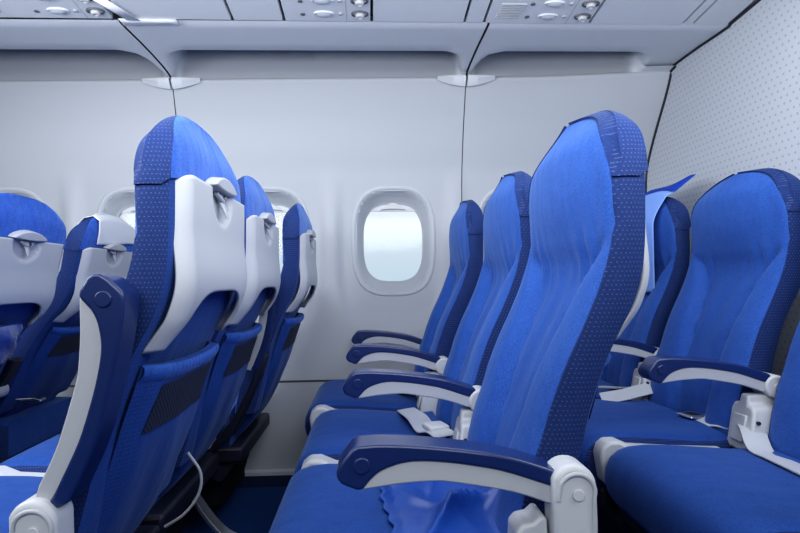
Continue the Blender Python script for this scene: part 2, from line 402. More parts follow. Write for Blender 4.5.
# measured joints along the front edge
J = [-2.6, -1.62, -1.34, -.762, -.428, -.262, .012, .316, .380, .722, 1.04, 1.075, 1.19]
KIND = ['panel', 'panel', 'unit', 'panel', 'panel', 'unit', 'panel', 'panel', 'unit', 'panel', 'panel', 'panel']
YA, YB = 1.30, 1.836
def slab(name, x0, x1, parent=None, mat=None):
    bm = bmesh.new()
    g = .0022
    a = [(x0+g, YA, psu_z(YA)), (x1-g, YA, psu_z(YA)), (x1-g, YB, psu_z(YB)), (x0+g, YB, psu_z(YB))]
    v = [bm.verts.new(p) for p in a]; w = [bm.verts.new((p[0], p[1], p[2]+.02)) for p in a]
    bm.faces.new(v); bm.faces.new(w[::-1])
    for i in range(4): bm.faces.new((v[i], v[(i+1) % 4], w[(i+1) % 4], w[i]))
    return finish(name, bm, mat or M['bin'], parent, bevel=.0015)
def unit_parts(x0, x1, root, goff=None):
    """speaker grille, two reading lights, call buttons and air nozzles on one service unit"""
    W = x1-x0
    slab('housing_plate', x0, x1, root)
    zf = lambda y: psu_z(y)
    # grille: ribs in a fan of short slats
    LX = x1-.147; NXX = x1-.035
    bm = bmesh.new(); gx = LX-(goff or .12)
    for k in range(9):
        y = 1.725+.009*k
        box(bm, gx-.040-.003*k*.2, gx+.040-.003*k*.6, y, y+.0045, zf(y)-.004, zf(y)+.002)
    if goff: finish('speaker_grille', bm, M['shell_dark'], root, bevel=.001)
    else: bm.free()
    for yy in (1.792, 1.722):
        cx = LX
        bm = bmesh.new(); n = 28; rows = []
        for rr, h in ((1.0, .002), (.92, -.004), (.80, -.001)):
            rows.append([(cx+.034*rr*math.cos(2*PI*i/n), yy+.017*rr*math.sin(2*PI*i/n), zf(yy)+h) for i in range(n)])
        grid(bm, rows, closed=True); ri = finish('reading_light', bm, M['trimgrey'], root, angle=60)
        bm = bmesh.new(); rows = []
        for rr, h in ((.86, .002), (.74, -.004), (.5, -.009), (.2, -.011)):
            rows.append([(cx+.034*rr*math.cos(2*PI*i/n), yy+.017*rr*math.sin(2*PI*i/n), zf(yy)+h) for i in range(n)])
        v = grid(bm, rows, closed=True); cap(bm, v[-1]); finish('lens', bm, M['lens'], ri, angle=60)
        bx = LX-.066; bm = bmesh.new(); disc(bm, (bx, yy+.006, zf(yy)-.003), .0075, 'z', .006, 16); finish('indicator', bm, M['nozzle_hole'], root, bevel=.001)
        bx = cx+.052; bm = bmesh.new(); disc(bm, (bx, yy-.001, zf(yy)-.005), .007, 'z', .008, 16); finish('call_button', bm, M['lens'], root, bevel=.0015)
        nx = NXX
        bm = bmesh.new(); rows = []
        for rr, h in ((.027, .002), (.0255, -.004), (.021, -.003), (.018, .003)):
            rows.append([(nx+rr*1.05*math.cos(2*PI*i/n), yy+rr*.72*math.sin(2*PI*i/n), zf(yy)+h) for i in range(n)])
        v = grid(bm, rows, closed=True); cap(bm, v[-1]); nz_ = finish('air_nozzle', bm, M['nozzle_hole'], root, angle=60)
        bm = bmesh.new(); rows = []
        for rr, h in ((.014, .002), (.014, -.012), (.009, -.014), (.006, -.008)):
            rows.append([(nx+rr*math.cos(2*PI*i/n), yy+rr*.9*math.sin(2*PI*i/n), zf(yy)+h) for i in range(n)])
        v = grid(bm, rows, closed=True); cap(bm, v[-1]); finish('nozzle_knob', bm, M['shell'], nz_, angle=50)
    # seam between light half and nozzle half
    bm = bmesh.new(); sx = NXX-.042; box(bm, sx-.001, sx+.001, YA, YB, zf(YB)-.0006, zf(YB)-.0003)
    bm.clear(); v = [bm.verts.new(p) for p in ((sx-.0012, YA, zf(YA)-.0006), (sx+.0012, YA, zf(YA)-.0006), (sx+.0012, YB, zf(YB)-.0006), (sx-.0012, YB, zf(YB)-.0006))]; bm.faces.new(v)
    finish('seam', bm, M['shell_dark'], root, angle=0)
ulabels = ['leftmost ceiling service unit with reading lights and air nozzles, beside the white tape',
           'middle ceiling service unit with reading lights and air nozzles, above the clearly visible window',
           'rightmost ceiling service unit with slatted speaker grille, nearest the dotted bulkhead']
def add_unit(i, x0, x1):
    root = empty('service_unit', (0, 0, 0), ulabels[i], 'overhead unit', 'ceiling service units above the seat rows')
    unit_parts(x0, x1, root, (.20, None, .123)[i])
add_unit(0, -1.24, -.795); add_unit(1, -.262, .012); add_unit(2, .380, .722)
k = 1
for x0, x1 in ((-2.6, -1.244), (-.765, -.428), (-.424, -.266), (.016, .312), (.316, .376), (.726, 1.035), (1.039, 1.07), (1.074, 1.19)):
    tag(slab('ceiling_panel', x0, x1), kind='structure'); k += 1
# tape patching the panel joint
def tape(name, pts, label):
    bm = bmesh.new(); n = 8
    rows = [[tuple(Vector(pts[0]).lerp(Vector(pts[1]), i/n)) for i in range(n+1)], [tuple(Vector(pts[3]).lerp(Vector(pts[2]), i/n)) for i in range(n+1)]]
    rows = [[(p[0]+random.uniform(-.003, .003), p[1], p[2]+random.uniform(-.001, .0)) for p in r] for r in rows]
    grid(bm, rows); o = finish(name, bm, M['tape'], angle=0, solid=.001); tag(o, label, 'tape')
z_ = lambda y: psu_z(y)-.003
tape('masking_tape', [(-.805, 1.72, z_(1.72)-.003), (-.768, 1.72, z_(1.72)-.003), (-.712, 1.832, z_(1.832)-.003), (-.752, 1.832, z_(1.832)-.003)], 'slanting white tape strip stuck along the ceiling panel joint')
tape('masking_tape', [(-.78, 1.825, z_(1.825)-.001), (-.60, 1.828, z_(1.828)-.001), (-.60, 1.862, 1.673), (-.78, 1.870, 1.673)], 'horizontal white tape strip stuck over the long ceiling gap')

# ------------------------------------------------------------------ seat shapes (x = aft, y = across, z = up; y centred on the seat)
XF = [(.40, .185), (.508, .203), (.57, .218), (.622, .237), (.663, .250), (.718, .272), (.774, .299), (.83, .323), (.886, .339), (.943, .343), (1.0, .342), (1.06, .347), (1.115, .362)]
XR = [(.28, .195), (.40, .235), (.48, .262), (.592, .291), (.655, .306), (.717, .328), (.766, .352), (.80, .370), (.843, .384), (.889, .390), (.957, .392), (1.014, .392), (1.06, .390), (1.115, .380)]
SEAM = [(.40, .36), (.50, .38), (.64, .42), (.75, .50), (.82, .58), (.85, .68), (.885, .84), (.915, 1.0), (1.2, 1.3)]
HW, ZT, ZK = .212, 1.110, .950
def half_w(z):
    if z <= ZK: return HW
    return HW*max(0.0, 1-((z-ZK)/(ZT-ZK))**3.3)**.37
def top_of(y): return ZK+(ZT-ZK)*max(0, 1-(abs(y)/HW)**(1/.37))**(1/3.3)
def front_off(u, z):
    s = interp(SEAM, z); a = abs(u); low = 1-smooth(.86, .97, z)
    head = -.020*(1-u*u)*(1-low)
    o = head
    if low > 0:
        t_ = smooth(-.05, .10, a-s)                         # step from the sunk middle panel up to the wing
        k_ = 1-smooth(.55, .95, s)
        o += low*k_*(.022*(1-t_)-.007*t_*math.sin(PI*min(1, max(0, (a-s)/max(.05, 1-s)))))
        o += low*.006*gauss(a-s+.02, .03)
        # stretched folds where the seams gather under the head
        o += .0035*math.sin(u*26+3*z)*gauss(z-.86, .06)*smooth(.1, .6, a/max(s, .1))*(a < s)
        o += .0025*math.sin(u*15+9*z+1)*gauss(z-.75, .10)*(a < s)
    return o
NF, NB = 49, 17
def back_ring(z, infl=0.0):
    w = half_w(z); xf, xr = interp(XF, z), interp(XR, z)
    k = w/HW
    # close the head: front and back meet towards the crown
    e = smooth(.0, 1, max(0, (z-1.04)/(ZT-1.04)))*.016
    xf += e-.002; xr -= e*.6-.001
    p = []
    uc = .985 if z < .94 else min(.985, HW*max(0.0, 1-((z-.94)/.168)**2.5)**.47/max(w, .004))     # outline of the front panel inside the side band
    for i in range(NF):
        if i < 4: u = -1+(1-uc)*i/4
        elif i > NF-5: u = 1-(1-uc)*(NF-1-i)/4
        else: u = -uc+2*uc*(i-4)/(NF-9)
        edge = .003*smooth(.95, 1.0, abs(u))+min(.012, .30*(xr-xf))*max(0, (abs(u)-uc)/(1.0001-uc))**1.3*smooth(.94, 1.02, z)
        p.append((xf+front_off(u, z)+edge-infl*(1 if abs(u) < .98 else .7), (w+(infl if abs(u) > .99 else 0))*u, z))
    for q in (.25, .5, .75): p.append((xf+(xr-xf)*q, w+.004*math.sin(PI*q)*k+infl, z))
    for i in range(NB):
        u = 1-2*i/(NB-1)
        p.append((xr-.004*smooth(.90, 1, abs(u))+.004*(1-u*u)*smooth(.80, .74, z)+infl, w*u+(infl*u if abs(u) > .99 else 0), z))
    for q in (.75, .5, .25): p.append((xf+(xr-xf)*q, -w-.004*math.sin(PI*q)*k-infl, z))
    return p
NR = NF+3+NB+3
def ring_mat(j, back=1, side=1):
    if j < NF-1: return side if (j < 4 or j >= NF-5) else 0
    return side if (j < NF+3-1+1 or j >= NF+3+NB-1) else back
def z_levels(a, b, n):
    return [a+(b-a)*k/n for k in range(n+1)]
def head_levels(): return [ZK+(ZT-ZK)*math.sin(PI/2*k/16)**.9 for k in range(1, 16)]+[ZT-.0005]

def make_backrest(root):
    bm = bmesh.new(); lv = z_levels(.44, ZK, 60)+head_levels()
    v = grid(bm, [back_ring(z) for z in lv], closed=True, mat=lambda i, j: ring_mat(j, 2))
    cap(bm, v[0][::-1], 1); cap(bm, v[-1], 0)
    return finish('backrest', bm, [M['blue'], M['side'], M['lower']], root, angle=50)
def make_cover(back):
    """slip cover over the head: low at the front, short and fringed at the back"""
    bm = bmesh.new(); rows = []
    start = []
    for j in range(NR):
        if 4 <= j <= NF-5: z0 = .982
        elif j < NF+3 or j >= NF+3+NB: z0 = .982
        else: z0 = .992+random.uniform(-.004, .004)
        start.append(z0)
    hl = 34
    for i in range(hl):
        q = i/(hl-1)
        row = []
        for j in range(NR):
            z = start[j]+(ZT-.0005-start[j])*(math.sin(PI/2*q)**.9)
            p = back_ring(z, .0035)[j]
            if 4 <= j <= NF-5: p = (p[0]+.0035+.004, p[1], p[2])
            row.append((p[0], p[1], z+(.0035*q if not 4 <= j <= NF-5 else -.003*q)))
        rows.append(row)
    v = grid(bm, rows, closed=True, mat=lambda i, j: ring_mat(j, 2))
    cap(bm, v[-1], 0)
    return finish('head_cover', bm, [M['blue'], M['side'], M['terry']], back, angle=55)
def make_shell(back):
    bm = bmesh.new(); rows = []
    nu, nv = 84, 44; inside = {}
    us = [math.sin(PI/2*(-1+2*i/nu)) for i in range(nu+1)]
    W = .194
    for k in range(nv+1):
        v = k/nv; row = []
        for u in us:
            a = abs(u)
            zt = 1.002-.010*smooth(.86, 1.0, a)**2
            ai = .86
            zb = .750 if a > ai else .750+.083*(1-(a/ai)**4.5)**.62
            zz = zt+(zb-zt)*v
            y = W*u*(1-.02*smooth(.84, .75, zz))
            x = interp(XR, zz)+.0145+.013*smooth(.93, .82, zz)*smooth(.72, .80, zz)
            x -= .019*(max(0, a-.84)/.16)**2                       # edge wraps round the side
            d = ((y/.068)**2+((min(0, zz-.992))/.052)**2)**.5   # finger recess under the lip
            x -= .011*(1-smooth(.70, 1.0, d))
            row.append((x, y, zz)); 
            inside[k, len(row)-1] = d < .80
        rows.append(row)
    grid(bm, rows, mat=lambda i, j: 1 if inside[i, j] else 0)  # recess faces coloured darker to stand for the shade in it
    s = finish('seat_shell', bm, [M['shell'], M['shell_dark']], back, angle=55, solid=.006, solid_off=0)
    # lens-shaped lip over the recess, and the coat hook in it
    bm = bmesh.new(); n = 24
    up = [(-.075+.150*i/n, 1.004+.024*math.sin(PI*i/n)**.6) for i in range(n+1)]
    lo = [(  .075-.150*i/n, 1.000-.004*math.sin(PI*i/n)+.004) for i in range(1, n)]
    poly = up+lo; xb = interp(XR, 1.0)
    a = [bm.verts.new((xb+.004, y, z)) for y, z in poly]; b = [bm.verts.new((xb+.026, y*.97, 1.012+(z-1.012)*.86)) for y, z in poly]
    bm.faces.new(a[::-1]); bm.faces.new(b)
    for i in range(len(poly)):
        j = (i+1) % len(poly); bm.faces.new((a[i], a[j], b[j], b[i]))
    finish('recess_lip', bm, M['grey'], s, bevel=.003)
    bm = bmesh.new(); tube(bm, [(xb+.010, 0, .996), (xb+.014, 0, .984), (xb+.019, 0, .972), (xb+.023, 0, .962), (xb+.024, 0, .957)], [.012, .009, .0075, .006, .003], 12, .5)
    tube(bm, [(xb+.012, -.030, .998), (xb+.016, -.015, .990), (xb+.017, 0, .987), (xb+.016, .015, .990), (xb+.012, .030, .998)], .004, 8)
    finish('coat_hook', bm, M['shell_dark'], s, angle=60)
    return s
XP = [(.26, .075), (.33, .160), (.40, .222), (.47, .260), (.57, .303), (.65, .328), (.69, .342), (.722, .352), (.74, .357)]
def make_pocket(back):
    bm = bmesh.new(); rows = []
    nz_, nu = 40, 36
    def P(u, z, off=0):
        a = abs(u)
        bul = .014*(1-a**3)*smooth(.26, .5, z)
        x = interp(XP, z)-.016*smooth(.80, 1, a)-.006+bul+off
        x += .004*math.sin(7*u+14*z)*(1-a)*smooth(.70, .55, z)
        return (x+.006, .176*u, z)
    top = lambda u: .730-.008*(1-u*u)
    for i in range(nz_+1):
        row = []
        for j in range(nu+1):
            u = -1+2*j/nu; z = .27+(top(u)-.27)*i/nz_
            row.append(P(u, z))
        rows.append(row)
    rows.append([(p[0]-.014, p[1], p[2]+.002) for p in rows[-1]]); rows.append([(p[0]-.016, p[1], p[2]-.03) for p in rows[-2]])
    grid(bm, rows); pk = finish('seat_pocket', bm, M['lower'], back, angle=60)
    bm = bmesh.new(); rows = []           # gathered hem
    for i in range(7):
        row = []
        for j in range(97):
            u = -1+2*j/96; q = i/6
            p = P(u, top(u)-.024*(1-q)); puff = .0065*math.sin(PI*q)**.6+.0012*math.sin(j*1.35)*math.sin(PI*q)
            row.append((p[0]+puff+.0006, p[1], p[2]+.001))
        rows.append(row)
    grid(bm, rows); finish('hem', bm, M['blue'], pk, angle=70)
    bm = bmesh.new(); rows = []           # see-through net panel
    for i in range(13):
        q = i/12; row = []
        for j in range(25):
            u = -.76+(1.46)*j/24-.08*(1-q)*(1-j/24); z = .626+.070*q
            p = P(u, z, .002); row.append((p[0], p[1], p[2]))
        rows.append(row)
    grid(bm, rows); finish('net_panel', bm, M['net'], pk, angle=70)
    return pk

def make_cushion(root):
    bm = bmesh.new(); rows = []
    prof = [(.178, .345), (.05, .338), (-.10, .335), (-.140, .336), (-.160, .342), (-.173, .362), (-.179, .388), (-.176, .415), (-.166, .438), (-.148, .453), (-.124, .4605), (-.09, .463), (-.04, .461), (.03, .455), (.10, .449), (.15, .448), (.178, .450)]
    prof = [(p[0], p[1]) for p in prof]
    us = [-1, -.995, -.98, -.955, -.92, -.87, -.8]+[-.7+1.4*k/14 for k in range(15)]+[.8, .87, .92, .955, .98, .995, 1]
    for u in us:
        a = abs(u); e = .030*(1-math.sqrt(max(0, 1-((max(0, a-.84))/.16)**2)))
        crown = .006*(1-a**2)
        row = []
        for (x, z) in prof:
            top = smooth(.36, .45, z); fr = smooth(-.10, -.20, x)
            row.append((x+e*fr*.8, .228*u, z-e*top*.9+crown*top*smooth(-.2, -.05, x)))
        rows.append(row)
    v = grid(bm, rows, closed=True, mat=lambda i, j: 1 if (i < 3 or i > len(us)-5) else 0)
    cap(bm, v[0][::-1], 1); cap(bm, v[-1], 1)
    return finish('seat_cushion', bm, [M['cushion'], M['side']], root, angle=60)
def make_pan(root):
    bm = bmesh.new(); box(bm, -.14, .22, -.235, .235, .295, .345)
    finish('seat_pan', bm, M['dark'], root, bevel=.01)
    bm = bmesh.new()
    for x in (-.08, .15):
        tube(bm, [(x, -.252, .27), (x, .252, .27)], .022, 14)
    finish('cross_beam', bm, M['dark'], root, angle=50)
def make_leg(root, y, dz):
    F = FLOOR-dz+.001
    bm = bmesh.new(); tube(bm, [(-.085, y, .27), (-.10, y, F)], .017, 12, 1.5); finish('leg', bm, M['dark'], root, angle=50)
    bm = bmesh.new()
    pts = curve_pts([(.10, y, .33), (.145, y, .26), (.195, y, .18), (.25, y, .12), (.315, y, F+.012)], 20)
    ribbon(bm, pts, (0, 1, 0), .05, .012)
    finish('leg', bm, M['metal'], root, angle=50, bevel=.002)
def make_console(root, y=-.254):
    """moulded spacer between neighbouring cushions"""
    bm = bmesh.new()
    prism(bm, [(-.148, .370), (-.156, .430), (-.150, .450), (-.135, .462), (-.112, .462), (-.080, .448), (.02, .440), (.14, .434), (.14, .35), (-.12, .35)], y-.025, y+.025)
    finish('spacer', bm, M['white'], root, bevel=.007, segs=3)
def make_bracket(root, y=-.254, aisle=False):
    bm = bmesh.new()
    if not aisle:
        P2 = [(-.044, .43), (-.040, .520), (-.034, .532), (-.017, .535), (-.014, .556), (.012, .558), (.016, .537), (.032, .535), (.040, .520), (.044, .43)]
        fx = lambda z: .172+(z-.43)*.16
        a = [bm.verts.new((fx(z), y+yy, z)) for yy, z in P2]; b = [bm.verts.new((.262, y+yy*.9, z)) for yy, z in P2]
        bm.faces.new(a[::-1]); bm.faces.new(b)
        for i in range(len(P2)):
            k = (i+1) % len(P2); bm.faces.new((a[i], a[k], b[k], b[i]))
        o = finish('armrest_bracket', bm, M['white'], root, bevel=.006, segs=3)
        bm = bmesh.new(); prism(bm, [(.168, .452), (.181, .512), (.187, .512), (.174, .452)], y-.022, y+.022); finish('cover_plate', bm, M['white'], o, bevel=.003)
        bm = bmesh.new(); disc(bm, (.195, y-.047, .500), .004, 'y', .006, 14); finish('screw', bm, M['dark'], o)
    else:
        n = 14
        top = [(.252+.029*math.cos(t), .588+.029*math.sin(t)) for t in [PI-.35-(PI-.35+.1)*k/n for k in range(n+1)]]
        prism(bm, [(.228, .42), (.226, .556)]+top+[(.282, .545), (.280, .42)], y-.038, y+.012)
        o = finish('armrest_housing', bm, M['white'], root, bevel=.007, segs=3)
        bm = bmesh.new()   # raised comma-shaped rim on the housing's face
        pts = [(.230, y-.0385, .574)]+[(.254+.023*math.cos(t), y-.0385, .583+.023*math.sin(t)) for t in [PI*.85-PI*.95*k/12 for k in range(13)]]+[(.276, y-.0385, .50), (.276, y-.0385, .43)]
        tube(bm, pts, .003, 8); finish('rim', bm, M['grey'], o, angle=60)
        bm = bmesh.new(); disc(bm, (.256, y-.041, .580), .0075, 'y', .004, 18); finish('screw_cap', bm, M['white'], o, bevel=.001)
        bm = bmesh.new(); prism(bm, [(.176, .42), (.182, .528), (.190, .537), (.204, .539), (.214, .548), (.222, .545), (.226, .42)], y-.02, y+.03); finish('belt_anchor', bm, M['white'], root, bevel=.006, segs=3)

PVX, PVZ = .250, .577
def smooth_poly(pts, n):
    return [tuple(interp([(i, p[d]) for i, p in enumerate(pts)], k/(n-1)*(len(pts)-1)) for d in range(2)) for k in range(n)]
def make_armrest(parent, y=-.254):
    """origin at the hinge so that the arm can be swung up"""
    top = smooth_poly([(-.018, .6445), (.017, .6455), (.085, .640), (.169, .627), (.238, .605)], 22)
    tip = [(.248, .590), (.240, .580)]
    under = smooth_poly([(.228, .586), (.169, .606), (.127, .615), (.085, .621), (.050, .6225), (.025, .6175), (.005, .608), (-.013, .589)], 26)
    nose = [(-.020, .5895), (-.038, .597), (-.044, .604), (-.0445, .612), (-.040, .622), (-.026, .640)]
    cp = top+tip+under+nose
    bm = bmesh.new(); prism(bm, [(x-PVX, z-PVZ) for x, z in cp], -.026, .026)
    o = finish('armrest', bm, M['navy'], parent, bevel=.004, segs=3, angle=30); o.location = (PVX, y, PVZ)
    low = smooth_poly([(-.012, .589), (.005, .591), (.034, .5945), (.072, .5965), (.097, .595), (.160, .584), (.191, .576), (.222, .565)], 24)
    ins = low+[(.240, .562), (.245, .58)]+[(x, z+.004) for x, z in under]
    bm = bmesh.new(); prism(bm, [(x-PVX, z-PVZ) for x, z in ins], -.0225, .0225)
    finish('side_insert', bm, M['grey'], o, bevel=.003, angle=30)
    bm = bmesh.new(); disc(bm, (-.013-PVX, -.0285, .620-PVZ), .0105, 'y', .057, 24); finish('release_button', bm, M['navy'], o, bevel=.0015)
    bm = bmesh.new(); disc(bm, (0, -.030, .0), .026, 'y', .060, 28); finish('hinge_cover', bm, M['white'], o, bevel=.005, segs=3)
    bm = bmesh.new(); disc(bm, (0, -.032, .0), .007, 'y', .064, 18); finish('hinge_cap', bm, M['white'], o, bevel=.001)
    return o

# template of a seat and its optional pieces
tmpl = empty('airline_seat', (0, 0, 0))
make_backrest(tmpl); make_cover(tmpl); make_shell(tmpl); make_pocket(tmpl)
make_cushion(tmpl); make_pan(tmpl); make_console(tmpl)
make_bracket(tmpl); make_armrest(tmpl)

DN, SP = .774, .508
ROWS = {0: (.031, -.030), 1: (-.016, 0.0), 2: (-.0235, .008), 3: (.007, .020)}
SEATX = {(0, 0): -1.305, (0, 1): -1.305, (0, 2): -1.30, (1, 0): -.662, (1, 1): -.672, (1, 2): -.612, (2, 0): 0.0, (2, 1): .002, (2, 2): -.030, (3, 0): .682, (3, 1): .662, (3, 2): .660}
LAB = {
 (0, 1): 'blue airline seat cut by the left picture edge, with a wrapped pouch in its pocket',
 (0, 2): 'blue airline seat at far left with a white paper cover over its top',
 (1, 0): 'large blue aisle seat seen from behind, grey shell back and its armrest folded up',
 (1, 1): 'middle seat seen from behind, between the big aisle seat and the small window seat',
 (1, 2): 'smallest seat seen from behind, beside the window wall left of the clear window',
 (2, 0): 'tallest blue seat in the centre, glossy crumpled sheet on its cushion',
 (2, 1): 'blue middle seat with a pale belt strap lying across its cushion, behind the tallest seat',
 (2, 2): 'blue window seat just right of the clear window, farthest of the centre row',
 (3, 0): 'blue seat cut by the right picture edge, mostly cushion showing with a grey belt across',
 (3, 1): 'wide blue seat at right facing the camera, its whole backrest showing before the dotted bulkhead',
 (3, 2): 'narrow blue seat at right with a pale blue paper strip hanging over its headrest',
}
GROUP = {0: 'front seat row at the far left', 1: 'seat row seen from behind', 2: 'seat row in the centre', 3: 'last seat row before the bulkhead'}
def yc(row, c): return DN+ROWS[row][0]+SP*(c+.5)
seats = {}
def part_copy(o, parent): return dup(o, parent)
first = True
for row in (0, 1, 2, 3):
    dy, dz = ROWS[row]
    for c in (0, 1, 2):
        if (row, c) not in LAB: continue
        if first: r = tmpl; first = False
        else:
            r = tmpl.copy(); COL.objects.link(r)
            for ch in list(tmpl.children): part_copy(ch, r)
        r.location = (SEATX[row, c], yc(row, c), dz); seats[row, c] = r
        tag(r, LAB[row, c], 'seat', GROUP[row])
def child(r, nm): return next(c for c in r.children if c.name.split('.')[0] == nm)
def drop(o):
    for ch in list(o.children): drop(ch)
    bpy.data.objects.remove(o)
for (row, c), r in seats.items():
    dy, dz = ROWS[row]
    if row in (1,):
        a = child(r, 'armrest'); a.rotation_euler = (0, math.radians(96 if c == 0 else 93), 0)
        if c == 0: a.location.x += .012; a.location.z -= .006
    if c == 0:
        drop(child(r, 'armrest_bracket')); drop(child(r, 'spacer')); make_bracket(r, -.254, True)
    if c == 0:
        for h in [h for h in child(r, 'armrest').children if h.name.startswith('hinge')]: drop(h)
        if row == 2:
            for nm in ('armrest', 'armrest_housing', 'belt_anchor'): child(r, nm).location.z -= .011
    if (row, c) == (2, 1): child(r, 'armrest').location.x -= .018
    if (row, c) == (0, 2):
        drop(child(r, 'armrest_bracket')); child(r, 'armrest').location.x -= .09; child(r, 'armrest').location.z -= .02
    if row == 1 and c == 0:
        for nm in ('armrest_housing', 'belt_anchor'): child(r, nm).location.z -= .030
    if row == 1 and c:
        drop(child(r, 'armrest_bracket'))
        for h in [h for h in child(r, 'armrest').children if h.name.startswith('hinge')]: drop(h)
    if row in (0, 1) and c:
        bm = bmesh.new(); prism(bm, [(.04, .27), (.155, .385), (.205, .45), (.255, .55), (.275, .63), (.305, .63), (.285, .57), (.240, .47), (.205, .40), (.065, .27)], -.254-.025, -.254+.025); finish('gap_cover', bm, M['dark'], r, bevel=.006)
    if c == 0: make_leg(r, -.16, dz)
    if c == 1: make_leg(r, .20, dz)
    if c == 2:
        a = dup(child(r, 'armrest'), r); a.location.y = .246; a.rotation_euler = (0, 0, 0) if row != 1 else (0, math.radians(93), 0)

# the front row leans further back than the others
REC = .20; PV = Vector((.37, 0, 1.0))
RM = Matrix.Translation(PV) @ Matrix.Rotation(REC, 4, 'Y') @ Matrix.Translation(-PV)
for key in ((0, 1), (0, 2)):
    for ch in seats[key].children:
        if ch.name.split('.')[0] in ('backrest', 'head_cover', 'seat_shell', 'seat_pocket', 'gap_cover'):
            ch.location = RM.translation; ch.rotation_euler = (0, REC, 0)
def lean(o, key):
    T_ = Matrix.Translation(seats[key].location); o.data.transform(T_ @ RM @ T_.inverted())
# ------------------------------------------------------------------ seat belts (parts of their seats), laid out in row coordinates
def on_cushion(r, x, y):
    a = abs(y-r.location.y)/.228; k = 1-max(0, (a-.84)/.16)**2 if a < 1 else 0
    return r.location.z+interp([(-.124, .4605), (-.09, .463), (-.04, .461), (.03, .455), (.10, .449), (.17, .448), (.235, .452)], x-r.location.x)+.006*(1-min(1, a)**2)-.030*(1-math.sqrt(max(0, k)))+.0045
def belt(r, ctrl, side, width=.046, n=26, buckle=None, stitched=False, name='seat_belt'):
    o0 = r.location
    ctrl = [(p[0], p[1], p[2] if len(p) > 2 else on_cushion(r, p[0], p[1])) for p in ctrl]
    if buckle and len(buckle[0]) == 2: buckle = ((*buckle[0], on_cushion(r, *buckle[0])),)+buckle[1:]
    loc = lambda p: (p[0]-o0.x, p[1]-o0.y, p[2]-o0.z)
    pts = [loc(p) for p in curve_pts(ctrl, n)]
    bm = bmesh.new(); ribbon(bm, pts, side, width, .0025)
    b = finish(name, bm, M['belt'], r, angle=50)
    if buckle:
        p = Vector(loc(buckle[0])); d = Vector(buckle[1]).normalized(); s = Vector((d.y, -d.x, 0)); L, W, H = buckle[2]
        bm = bmesh.new(); box(bm, -L/2, L/2, -W/2, W/2, 0, H)
        mt = Matrix.Translation(p) @ Matrix(((d.x, s.x, 0, 0), (d.y, s.y, 0, 0), (d.z, 0, 1, 0), (0, 0, 0, 1)))
        bmesh.ops.transform(bm, matrix=mt, verts=bm.verts[:])
        k = finish('buckle', bm, M['metal'] if buckle[3] == 'metal' else M['white'], b, bevel=.004)
        if buckle[3] == 'metal':
            bm = bmesh.new(); box(bm, -L*.30, L*.30, -W*.3, W*.3, H*.8, H*1.15); bmesh.ops.transform(bm, matrix=mt, verts=bm.verts[:]); finish('buckle_slot', bm, M['dark'], b, bevel=.001)
    return b
# centre row, middle seat: strap rising off the bracket and lying across the cushion
belt(seats[2, 1], [(.165, 1.29, .50), (.150, 1.34, .500), (.135, 1.42, .480), (.118, 1.50, .492), (.105, 1.60, .484), (.100, 1.70, .470)], (1, .1, .12), .052, buckle=((.150, 1.355, .496), (-.3, 1, 0), (.055, .05, .014), 'white'))
belt(seats[2, 2], [(.185, 1.78, .51), (.165, 1.84, .498), (.13, 1.91, .480), (.10, 1.98, .472)], (1, .25, .1), .05, buckle=((.16, 1.85, .494), (-.3, 1, 0), (.06, .055, .016), 'white'))
# last row: tongue strap on the middle cushion, long strap on the aisle cushion, loose strap towards the window seat
belt(seats[3, 1], [(.890, 1.275, .515), (.884, 1.31, .516), (.875, 1.35, .492), (.866, 1.39, .488), (.858, 1.43), (.850, 1.47)], (1, .3, .35), .050, buckle=((.844, 1.49), (-.22, 1, 0), (.055, .052, .007), 'metal'))
belt(seats[3, 1], [(.905, 1.735, .51), (.865, 1.735, .510), (.815, 1.735, .500), (.77, 1.735, .490), (.70, 1.735, .480)], (.1, 1, .55), .05)
belt(seats[3, 0], [(.870, 1.300, .506), (.850, 1.255, .503), (.830, 1.20), (.820, 1.13), (.815, 1.06), (.812, .98), (.815, .92)], (1, -.12, -.12), .056, buckle=((.812, 1.00), (0, -1, 0), (.045, .062, .006), 'metal'))
belt(seats[3, 2], [(.89, 1.80, .51), (.87, 1.84, .495), (.83, 1.90, .480), (.78, 1.96, .474)], (1, .3, 0), .05)
belt(seats[0, 2], [(-1.06, 1.83, .50), (-1.08, 1.88, .49), (-1.10, 1.95, .47)], (1, .2, 0), .045, buckle=((-1.10, 1.96, .466), (-.2, 1, 0), (.05, .05, .008), 'metal'))

# wire and life vest pouch under the row seen from behind
r = seats[1, 1]; bm = bmesh.new(); tube(bm, curve_pts([(.285, -.275, .49), (.310, -.27, .445), (.305, -.27, .40), (.275, -.27, .36), (.235, -.27, .335)], 20), .0032, 8); finish('wire', bm, M['grey'], r, angle=60)
for key in ((1, 1), (1, 2)):
    r = seats[key]; bm = bmesh.new(); rows = []
    for i in range(15):
        z = .15+.20*i/14; row = []
        for k in range(28):
            t = 2*PI*k/28; a, b = superell(.13-.02*abs(i-7)/7, .19, 4, t)
            row.append((.04+a+.006*math.sin(k*2.1+i*.7), b+.006*math.sin(i*1.3+k), z))
        rows.append(row)
    v = grid(bm, rows, closed=True); cap(bm, v[0][::-1]); cap(bm, v[-1]); finish('life_vest_pouch', bm, M['black'], r, angle=60)

